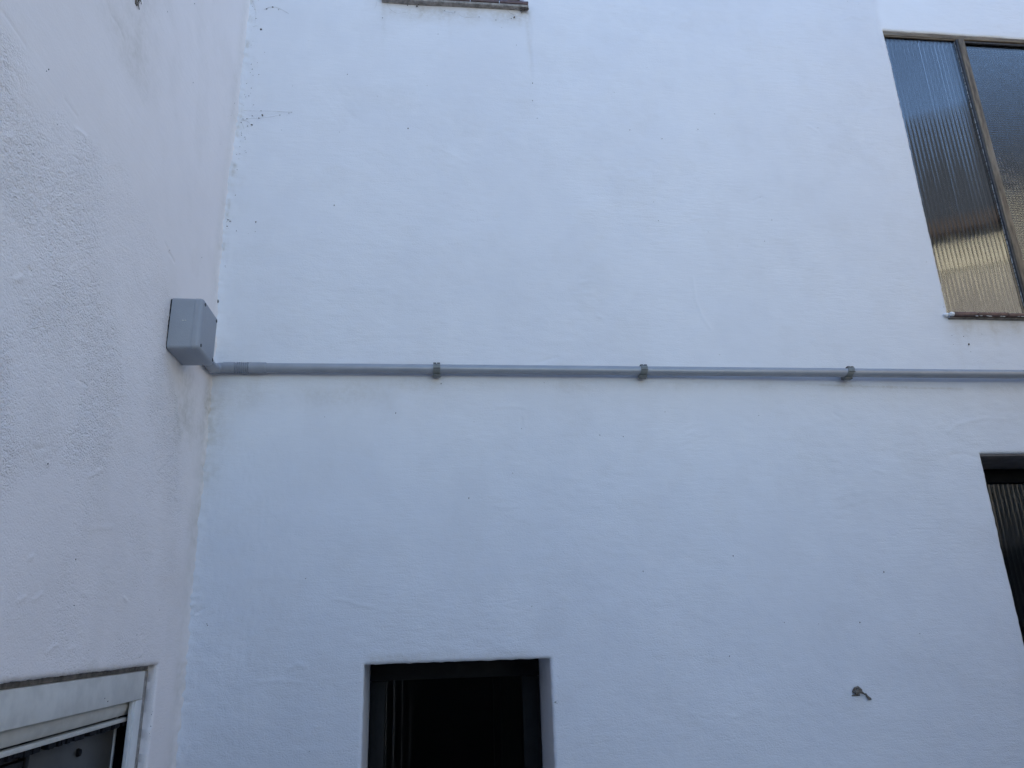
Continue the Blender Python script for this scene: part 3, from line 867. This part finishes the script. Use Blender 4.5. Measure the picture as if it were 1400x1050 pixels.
# dark backing of the shutter pocket, above and beside the sash
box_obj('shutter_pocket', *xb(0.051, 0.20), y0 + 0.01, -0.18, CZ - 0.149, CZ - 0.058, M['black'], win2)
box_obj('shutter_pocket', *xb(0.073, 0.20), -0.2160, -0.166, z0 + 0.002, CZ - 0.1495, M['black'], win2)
box_obj('joint_filler', *xb(0.019, 0.05), y0 + 0.01, -0.171, CZ - 0.0610, z1 + 0.001, M['dirty_joint'], win2, 0.001, 2, 0.0006)

# ------------------------------------------------------------------ junction box on the left wall
def rounded_slab(name, x0, x1, y0, y1, z0, z1, r, mat, parent, taper=0.0, edge=0.003):
    """Box with rounded corners seen from the front (normal +X) and a softened front edge."""
    bm = bmesh.new()
    def ring(x, ins, rr_):
        out = []
        for cy, cz, a0 in ((y1 - ins - rr_, z1 - ins - rr_, 0), (y0 + ins + rr_, z1 - ins - rr_, 90), (y0 + ins + rr_, z0 + ins + rr_, 180), (y1 - ins - rr_, z0 + ins + rr_, 270)):
            for k in range(7):
                a = R(a0 + 15 * k)
                out.append(bm.verts.new((x, cy + rr_ * math.cos(a), cz + rr_ * math.sin(a))))
        return out
    rs = [ring(x0, 0, r), ring(x1 - edge, taper, r)]
    for k in (1, 2, 3, 4):
        a = R(22.5 * k)
        rs.append(ring(x1 - edge + edge * math.sin(a), taper + edge * (1 - math.cos(a)), max(r - edge * (1 - math.cos(a)), 0.001)))
    n = len(rs[0])
    for a, b in zip(rs[:-1], rs[1:]):
        for k in range(n):
            bm.faces.new((a[k], a[(k + 1) % n], b[(k + 1) % n], b[k]))
    bm.faces.new(rs[0][::-1]); bm.faces.new(rs[-1])
    return bm_obj(name, bm, mat, parent, True)

BY0, BY1, BZ0, BZ1 = -0.3545, -0.2330, 2.5225, 2.6485
jb = empty('junction_box', (XC, (BY0 + BY1) / 2, BZ0))
tag(jb, 'grey plastic junction box with screwed lid fixed beside the inside corner', 'junction box')
rounded_slab('gasket', XC - 0.004, XC + 0.0032, BY0 + 0.0015, BY1 - 0.0015, BZ0 + 0.0015, BZ1 - 0.0015, 0.007, M['black'], jb)  # black plate draws the shadow in the gap behind the body
body = rounded_slab('body', XC + 0.0034, XC + 0.0545, BY0, BY1, BZ0, BZ1, 0.008, M['box'], jb, 0.0005, 0.0008)
lid = rounded_slab('lid', XC + 0.0548, XC + 0.0735, BY0 - 0.0006, BY1 + 0.0006, BZ0 - 0.0006, BZ1 + 0.0006, 0.0105, M['box'], jb, 0.0, 0.0095)
for sy in (BY0 + 0.0125, BY1 - 0.0125):
    for szz in (BZ0 + 0.0125, BZ1 - 0.0125):
        bm = bmesh.new()
        bmesh.ops.create_cone(bm, cap_ends=True, segments=16, radius1=0.0042, radius2=0.0040, depth=0.002)
        bmesh.ops.transform(bm, matrix=Matrix.Translation((XC + 0.0737, sy, szz)) @ Matrix.Rotation(R(90), 4, 'Y'), verts=bm.verts)
        bm_obj('screw', bm, M['screw'], lid)
bm = bmesh.new()
add_box(bm, XC + 0.030, XC + 0.034, BY0 - 0.0008, BY0 + 0.001, 2.590, 2.5915)
add_box(bm, XC + 0.036, XC + 0.039, BY0 - 0.0008, BY0 + 0.001, 2.5905, 2.5918)
bm_obj('moulded_mark', bm, M['alu'], body)

# ------------------------------------------------------------------ conduit on the back wall
PR = 0.0132
def pipe_c(x):                                 # pipe axis: y, z
    t = (x + 0.44) / 2.8
    return (-PR - 0.005 - 0.013 * min(1, max(0, t * 1.6)), 2.5955 - 0.0105 * t)
cond = empty('conduit', (1.0, -0.02, 2.58))
tag(cond, 'long grey plastic conduit running level across the white wall', 'conduit')
bm = bmesh.new()
xs = np.linspace(-0.4455, 2.9, 60)
add_tube(bm, [(x, pipe_c(x)[0] + 0.0006 * math.sin(x * 5), pipe_c(x)[1] + 0.0007 * math.sin(x * 3.1 + 1)) for x in xs], PR, 32)
bm_obj('pipe', bm, M['pipe'], cond, True)
# ribbed coupling and the bend that runs behind the junction box
yc, zc = pipe_c(-0.45)
bm = bmesh.new()
pts, rad = [], []
for x in np.linspace(-0.4440, -0.4450, 2): pts.append((x, yc, zc)); rad.append(0.0142 if x > -0.4445 else 0.0152)
for x in np.linspace(-0.447, -0.483, 5): pts.append((x, yc, zc)); rad.append(0.0153)
for k in range(7):
    xa = -0.4855 - k * 0.0056
    for dx, rr_ in ((0, 0.0155), (-0.0028, 0.0155), (-0.0033, 0.0122), (-0.0052, 0.0122)):
        pts.append((xa + dx, yc, zc)); rad.append(rr_)
for x in np.linspace(-0.5260, -0.5560, 4): pts.append((x, yc, zc)); rad.append(0.0150)
pts.append((-0.5565, yc, zc)); rad.append(0.0136)
add_tube(bm, pts, rad, 32)
bm_obj('ribbed_coupling', bm, M['pipe'], cond, True)
bend = [(-0.5550, yc, zc), (-0.562, yc - 0.0005, zc - 0.001), (-0.570, yc - 0.004, zc - 0.003), (-0.5755, yc - 0.012, zc - 0.006),
        (-0.5775, yc - 0.030, zc - 0.009), (-0.5775, yc - 0.07, zc - 0.009), (-0.573, yc - 0.12, zc - 0.004), (-0.5660, BY1 - 0.002, zc + 0.004)]
def catmull(P, n=6):
    P = [Vector(p) for p in P]; out = []
    for i in range(len(P) - 1):
        a, b, c, d = P[max(i - 1, 0)], P[i], P[i + 1], P[min(i + 2, len(P) - 1)]
        for k in range(n):
            t = k / n
            out.append(0.5 * ((2 * b) + (c - a) * t + (2 * a - 5 * b + 4 * c - d) * t * t + (3 * b - a - 3 * c + d) * t ** 3))
    out.append(P[-1])
    return out
bp_ = catmull(bend, 6)
bm = bmesh.new()
add_tube(bm, bp_, 0.0142, 28)
bm_obj('bend', bm, M['pipe'], cond, True)

# pipe clips
def make_clip(label, x, twist, roll):
    yc, zc = pipe_c(x)
    t = empty('pipe_clip', (x, 0.0, zc))
    tag(t, label, 'pipe clip', 'clips holding the conduit')
    w = 0.0095
    # band wraps the front of the pipe
    bm = bmesh.new()
    ra, rb_ = PR + 0.0004, PR + 0.0026
    n = 26
    R0, R1 = R(78 + roll), R(292 + roll)
    rings = []
    for k in range(n + 1):
        a = R0 + (R1 - R0) * k / n
        sx = twist * math.cos(a - R(85)) 
        ring = []
        for rr_, dx in ((ra, -w), (rb_, -w), (rb_, w), (ra, w)):
            ring.append(bm.verts.new((x + dx + sx * 0.5, yc + rr_ * math.cos(a), zc + rr_ * math.sin(a))))
        rings.append(ring)
    for a, b in zip(rings[:-1], rings[1:]):
        for k in range(4):
            bm.faces.new((a[k], a[(k + 1) % 4], b[(k + 1) % 4], b[k]))
    bm.faces.new(rings[0][::-1]); bm.faces.new(rings[-1])
    band = bm_obj('band', bm, M['clip'], t, False)
    # upper latch: two teeth standing up at the end of the band
    for s in (-1, 1):
        box_obj('latch_tooth', x + twist * 0.5 + s * 0.0052 - 0.0042, x + twist * 0.5 + s * 0.0052 + 0.0042, yc - 0.004, yc + 0.008, zc + rb_ - 0.0002, zc + rb_ + 0.0028, M['screw'], band, 0.0005)
    # base between pipe and wall, and the foot with its slot below
    box_obj('base', x - w - 0.0008, x + w + 0.0008, yc + PR * 0.55, -0.0002, zc - 0.0125, zc + 0.0105, M['clip'], t, 0.001)
    fx = x - twist * 0.45
    foot = box_obj('foot', fx - w - 0.0012, fx + w + 0.0012, yc - 0.006, yc + 0.011, zc - rb_ - 0.0052, zc - rb_ + 0.0005, M['clip'], t, 0.001)
    box_obj('slot', fx - w + 0.0005, fx + w - 0.0005, yc - 0.0072, yc - 0.0058, zc - rb_ - 0.0042, zc - rb_ - 0.0012, M['panel'], foot)
    box_obj('ridge', x + twist * 0.12 - w, x + twist * 0.12 + w, yc - rb_ - 0.0008, yc - rb_ + 0.001, zc - 0.0030, zc - 0.0012, M['screw'], band)
    return t
make_clip('leftmost conduit clip, sitting straight, nearest the junction box', 0.0175, 0.0, 0)
make_clip('middle conduit clip, slightly skewed, between the other two clips', 0.6060, 0.004, 4)
make_clip('rightmost conduit clip, badly twisted, below the upper window', 1.2265, 0.012, 8)

# ------------------------------------------------------------------ small things on the walls
def onb(p, out=0.001): return (p[0], -out, p[1])
def onl(p, out=0.001): return (XC + out, p[0], p[1])

# dead insect-like scrap of dry leaf stuck to the wall
bm = bmesh.new()
add_tube(bm, [onb((1.0970, 1.7222), .004), onb((1.1020, 1.7273), .008), onb((1.1086, 1.7306), .010), onb((1.1154, 1.7232), .009), onb((1.1204, 1.7177), .006)], [0.001, 0.0035, 0.003, 0.0045, 0.001], 8)
add_tube(bm, [onb((1.0947, 1.7205), .003), onb((1.1024, 1.7184), .008), onb((1.1147, 1.7197), .010), onb((1.1238, 1.7141), .007), onb((1.1312, 1.7103), .005)], [0.002, 0.006, 0.004, 0.0015, 0.001], 8)
add_tube(bm, [onb((1.1298, 1.7139), .004), onb((1.1325, 1.7067), .006), onb((1.1376, 1.7012), .006), onb((1.1433, 1.6992), .003)], [0.0015, 0.0028, 0.0042, 0.001], 8)
add_tube(bm, [onb((1.0928, 1.7099), .002), onb((1.1011, 1.7114), .005), onb((1.1131, 1.7110), .006)], [0.0008, 0.002, 0.0012], 7)
add_tube(bm, [onb((1.1040, 1.7272), .006), onb((1.1066, 1.7307), .009), onb((1.1100, 1.7270), .008)], [0.0012, 0.0018, 0.0012], 7)
for v in bm.verts: v.co += Vector((random.uniform(-1, 1), random.uniform(-1, 1), random.uniform(-1, 1))) * 0.0008
tag(bm_obj('leaf_scrap', bm, M['dry']), 'curled dry brown scrap stuck on the white wall, lower right', 'debris')

def cobweb(label, place, strands, bits):
    o = empty('cobweb', place(strands[0][0], 0.002))
    tag(o, label, 'cobweb')
    for st in strands:
        P = catmull([place(p, 0.0015 + random.uniform(0, 0.003)) for p in st], 4)
        bm = bmesh.new()
        add_tube(bm, P, [0.0004 * random.uniform(0.4, 1.2) for _ in P], 5)
        bm_obj('strand', bm, M['web'], o)
    for (p, r_) in bits:
        bm = bmesh.new()
        add_blob(bm, place(p, 0.0022), r_ * 0.68, (1.2, 1.0, 0.9), 1, 0.4)
        bm_obj('caught_speck', bm, M['grime'], o)
    return o
cobweb('dusty cobweb with dark specks in the corner at the very top', onb,
       [[(-0.5910, 3.7805), (-0.5781, 3.7609), (-0.5579, 3.7652)], [(-0.5789, 3.8617), (-0.5664, 3.8178), (-0.5654, 3.7735)], [(-0.5398, 3.8317), (-0.5154, 3.8455), (-0.4869, 3.8356), (-0.4627, 3.8194)]],
       [((-0.5901, 3.7688), .0042), ((-0.5455, 3.7514), .0048), ((-0.5331, 3.8351), .003), ((-0.5153, 3.8440), .0032), ((-0.4961, 3.8349), .0018), ((-0.5751, 3.8112), .002), ((-0.5646, 3.7942), .0022), ((-0.5747, 3.7465), .0018)])
cobweb('thin cobweb strands spreading level from the corner, above the flaked spot', onb,
       [[(-0.5789, 3.4033), (-0.5468, 3.4102), (-0.5038, 3.4178), (-0.4650, 3.4279)], [(-0.5862, 3.4404), (-0.5489, 3.4369), (-0.4900, 3.4401), (-0.4327, 3.4404)], [(-0.5923, 3.4079), (-0.5782, 3.3953), (-0.5679, 3.3746)], [(-0.5897, 3.4027), (-0.5657, 3.4013), (-0.5519, 3.3913)]],
       [((-0.5174, 3.4252), .0034), ((-0.5474, 3.3889), .0042), ((-0.5275, 3.4139), .0028), ((-0.5477, 3.4209), .002), ((-0.4650, 3.4279), .002), ((-0.5620, 3.4095), .0024), ((-0.5894, 3.4001), .003), ((-0.4305, 3.4405), .0018), ((-0.5782, 3.3953), .002)])
cobweb('small dirty tuft in the corner, midway between box and top', onb,
       [[(-0.6004, 3.0548), (-0.5934, 3.0454), (-0.5862, 3.0335)], [(-0.5966, 3.0356), (-0.5899, 3.0527), (-0.5821, 3.0578)], [(-0.6076, 3.0666), (-0.5948, 3.0622), (-0.5776, 3.0531)], [(-0.6022, 3.0283), (-0.5897, 3.0262), (-0.5837, 3.0288)]],
       [((-0.5954, 3.0453), .0036), ((-0.5885, 3.0359), .003), ((-0.5817, 3.0530), .0026), ((-0.5977, 3.0718), .0018), ((-0.5883, 3.0576), .002), ((-0.6010, 3.0379), .0018)])
cobweb('cobweb with caught specks hanging below the tiled sill', onb,
       [[(-0.1519, 3.8911), (-0.1393, 3.8644), (-0.1150, 3.8479), (-0.0791, 3.8567)], [(0.0225, 3.8919), (0.0347, 3.8712), (0.0615, 3.8640), (0.0761, 3.8620)], [(0.0907, 3.8569), (0.1102, 3.8460), (0.1593, 3.8527)], [(-0.0506, 3.9018), (-0.0480, 3.8835), (-0.0382, 3.8689)], [(0.2443, 3.8961), (0.2613, 3.8787), (0.2733, 3.8671), (0.2504, 3.8439)], [(-0.1831, 3.8918), (-0.1850, 3.8732), (-0.1895, 3.8638)]],
       [((-0.0504, 3.8833), .0046), ((-0.0456, 3.8899), .003), ((-0.0819, 3.8841), .0028), ((0.0420, 3.8718), .0024), ((0.0762, 3.8681), .002), ((0.2757, 3.8611), .0042), ((0.2655, 3.8542), .002), ((0.1569, 3.8525), .002), ((0.2133, 3.8443), .002), ((-0.1623, 3.8263), .0022), ((0.0494, 3.8939), .0018), ((0.3012, 3.8816), .0028)])
bm = bmesh.new()
for k in range(16):
    p = (-0.7363, 3.1259)
    add_blob(bm, (XC + 0.002, p[0] + random.gauss(0, 0.006) - 0.004, p[1] + random.uniform(-0.012, 0.02)), random.uniform(0.0015, 0.004), (0.8, 1, 1.5))
for k in range(8):
    p = (-0.7328, 3.1275)
    q = (XC + 0.003, p[0] + random.gauss(0, 0.006), p[1] + random.uniform(-.004, .02))
    add_tube(bm, [q, (q[0] + 0.002, q[1] + random.gauss(0, .006), q[2] - random.uniform(.006, .018))], 0.0007, 5)
tag(bm_obj('dirt_tuft', bm, M['dry']), 'brown dirt tuft at the top edge of the stucco wall', 'debris')

# plugged screw hole above the box
bm = bmesh.new()
pz = (-0.5937, 2.7966)
add_blob(bm, onb(pz, 0.0055), 0.0044, (0.9, 0.5, 1.2), 2, 0.2)
tag(bm_obj('screw_hole', bm, M['grime']), 'dark rusty screw hole in the corner just above the junction box', 'hole')

# loose scatter of grime specks, too many to count
bm = bmesh.new()
for px in ((-0.0728, 3.3991), (-0.2875, 3.1169), (-0.3193, 3.0248), (-0.3681, 2.9944), (-0.5093, 3.0529), (-0.5090, 3.0215), (0.0202, 3.7729), (0.2323, 3.8150), (-0.2672, 3.5939), (-0.1708, 3.5151), (0.2795, 3.7454), (0.3278, 3.5949),
           (-0.2832, 3.3753), (0.3251, 3.5257), (0.3392, 3.4586), (0.3368, 3.4585), (0.7452, 3.4002), (0.8704, 3.4430), (0.9353, 3.5067), (0.6404, 3.4289), (0.7049, 3.0969), (1.0769, 3.1116), (1.0493, 3.1932), (1.3930, 3.3907), (1.2901, 3.4696),
           (0.1207, 2.4474), (0.2525, 2.4283), (0.4727, 2.4089), (0.5394, 2.4045), (0.2243, 2.3030), (0.1041, 2.2366), (-0.3112, 2.0370), (0.2633, 1.9544), (0.4682, 1.8820), (0.4661, 1.9326), (0.5647, 2.0361), (0.4140, 1.8147), (0.8179, 2.0711),
           (1.2422, 2.0194), (1.1480, 1.8897), (1.0322, 1.8893), (0.9371, 1.8957), (1.3132, 1.8569), (0.7760, 1.8169), (0.9446, 2.4665), (0.0300, 2.5576), (-0.2842, 2.4620), (-0.0940, 2.4725), (1.6530, 2.6944), (1.6546, 2.6703),
           (1.6036, 2.7230), (1.6421, 2.7210), (1.7053, 2.7292), (1.6018, 2.6939), (-0.5521, 2.6350), (-0.5836, 2.9085), (-0.5906, 2.9433), (-0.5812, 2.9040), (-0.5405, 1.9307), (-0.5425, 1.9342), (-0.5464, 1.7087), (-0.2809, 1.6390),
           (1.0419, 3.0348), (1.5983, 2.8191), (-0.6021, 3.6925), (-0.5735, 3.6429), (-0.5669, 3.7035), (-0.5473, 3.6219), (-0.5610, 3.5957), (-0.5229, 3.4410), (-0.5977, 3.4210), (-0.5633, 3.3432), (-0.5755, 3.3610), (-0.4342, 3.5390), (-0.4572, 3.3748), (-0.4392, 3.4373), (1.4926, 4.0225), (1.5356, 4.0124)):
    r_ = random.uniform(0.0007, 0.0014)
    add_blob(bm, onb(px, 0.0014), r_, (1, 0.6, random.uniform(0.9, 1.7)), 1, 0.3)
for px, r_ in (((-0.0728, 3.3991), .0021), ((-0.2875, 3.1169), .0019), ((1.6530, 2.6944), .0032), ((-0.5093, 3.0529), .0019), ((0.0300, 2.5576), .0017), ((1.2422, 2.0194), .0017), ((1.1480, 1.8897), .0017)):
    add_blob(bm, onb(px, 0.0022), r_, (1, 0.6, 1.2), 1, 0.3)
for k in range(70):                            # thicker in the upper corner
    zz_ = 3.0 + 1.1 * random.random() ** 0.7
    add_blob(bm, (XC + corner_off(zz_) + 0.006 + abs(random.gauss(0, 0.025)), -0.003, zz_), random.uniform(0.0006, 0.0013), (1, 0.6, 1.3), 1, 0.3)
for px in ((-0.9244, 2.4283), (-0.4426, 3.4121), (-0.3877, 3.2182), (-0.0405, 3.4345), (-0.0629, 3.3724), (-0.5892, 3.2426), (-0.4019, 2.7435), (-0.9281, 2.6843), (-0.9785, 2.7472), (-0.9832, 2.7403), (-0.1336, 3.2217), (-0.1806, 2.8412), (-0.7833, 2.1662), (-0.1537, 2.2397), (-0.1128, 2.1535),
           (-0.3194, 1.9113), (-0.4416, 1.8009), (-0.4262, 1.7946), (-0.6409, 2.0328), (-0.2016, 1.9630), (-0.5396, 1.8867), (-0.6213, 1.9590), (-0.1758, 1.7539), (-0.1784, 1.7484), (-0.1789, 1.7111), (-0.1723, 1.7046), (-0.1748, 1.7250)):
    add_blob(bm, onl(px, 0.0018), random.uniform(0.0006, 0.0013), (0.6, 1, 1.2), 1, 0.3)
tag(bm_obj('grime_specks', bm, M['grime']), 'scattered tiny dark grime specks on the white walls', 'grime', kind='stuff')

# roots of old render standing off the right edge of the lower middle window
bm = bmesh.new()
for px in ((760, 960), (761, 974), (760, 984), (761, 995), (762, 1004), (763, 1018)):
    pass
for p in ((0.3116, 1.7239), (0.3123, 1.7004), (0.3115, 1.6837), (0.3125, 1.6654), (0.3117, 1.6490), (0.3125, 1.6277)):
    for s in (-1, 1):
        a = onb(p, 0.001); ln = random.uniform(0.004, 0.009)
        add_tube(bm, [a, (a[0] + ln, a[1] - 0.001, a[2] + s * random.uniform(0.001, 0.004))], [0.0011, 0.0004], 5)
tag(bm_obj('render_bristles', bm, M['grime'], wall_back), kind='stuff')

# ------------------------------------------------------------------ house across the yard (mirrored in the window glass)
FD = Vector((math.cos(R(25)), math.sin(R(25)), 0)); FN = Vector((-math.sin(R(25)), math.cos(R(25)), 0))
FP = Vector((2.95, -1.4, 0))
house3 = empty('house', (FP.x, FP.y, 0))
tag(house3, 'ochre and grey house across the yard, seen only mirrored in the upper window', 'building')
def fbox(name, s0, s1, d0, d1, z0, z1, mat, parent, lean=0.0):
    """Box along the far facade: s along it, d towards the yard."""
    bm = bmesh.new()
    vv = []
    for z, off in ((z0, 0.0), (z1, lean)):
        for s, d in ((s0, d0), (s1, d0), (s1, d1 - off), (s0, d1 - off)):
            p = FP + FD * s + FN * d
            vv.append(bm.verts.new((p.x, p.y, z)))
    for f in ((0, 3, 2, 1), (4, 5, 6, 7), (0, 1, 5, 4), (1, 2, 6, 5), (2, 3, 7, 6), (3, 0, 4, 7)):
        bm.faces.new([vv[i] for i in f])
    return bm_obj(name, bm, mat, parent)
S0, S1 = -1.3, 4.2
fbox('wall', S0, S1, -4.0, 0.0, 0.0, CZ + 1.80, M['stone'], house3)
fbox('upper_wall', S0, S1, -4.0, 0.012, CZ + 1.801, CZ + 2.01, M['ochre'], house3)  # sunlit band painted as colour, the grey below as its shaded part
fbox('fascia', S0 - 0.1, S1 + 0.1, -4.1, 0.06, CZ + 2.011, CZ + 2.09, M['fascia'], house3)
rf = fbox('roof', S0 - 0.1, S1 + 0.1, -4.0, 0.04, CZ + 2.091, CZ + 3.05, M['slate'], house3, 0.42)
for k in range(3):
    fbox('door', -1.0 + k * 1.75, 0.4 + k * 1.75, -0.02, 0.025, 0.02, CZ + 0.33, M['door'], house3)

# unseen low dark wall behind the camera, added to shape light and reflections
yard = shell('yard_wall', [(XC + 0.05, 1.55, -4.05, -3.85, 0.0, 2.45)], M['dark_stone'], None)
tag(yard, 'low dark stone yard wall opposite the conduit, behind the camera', 'wall')
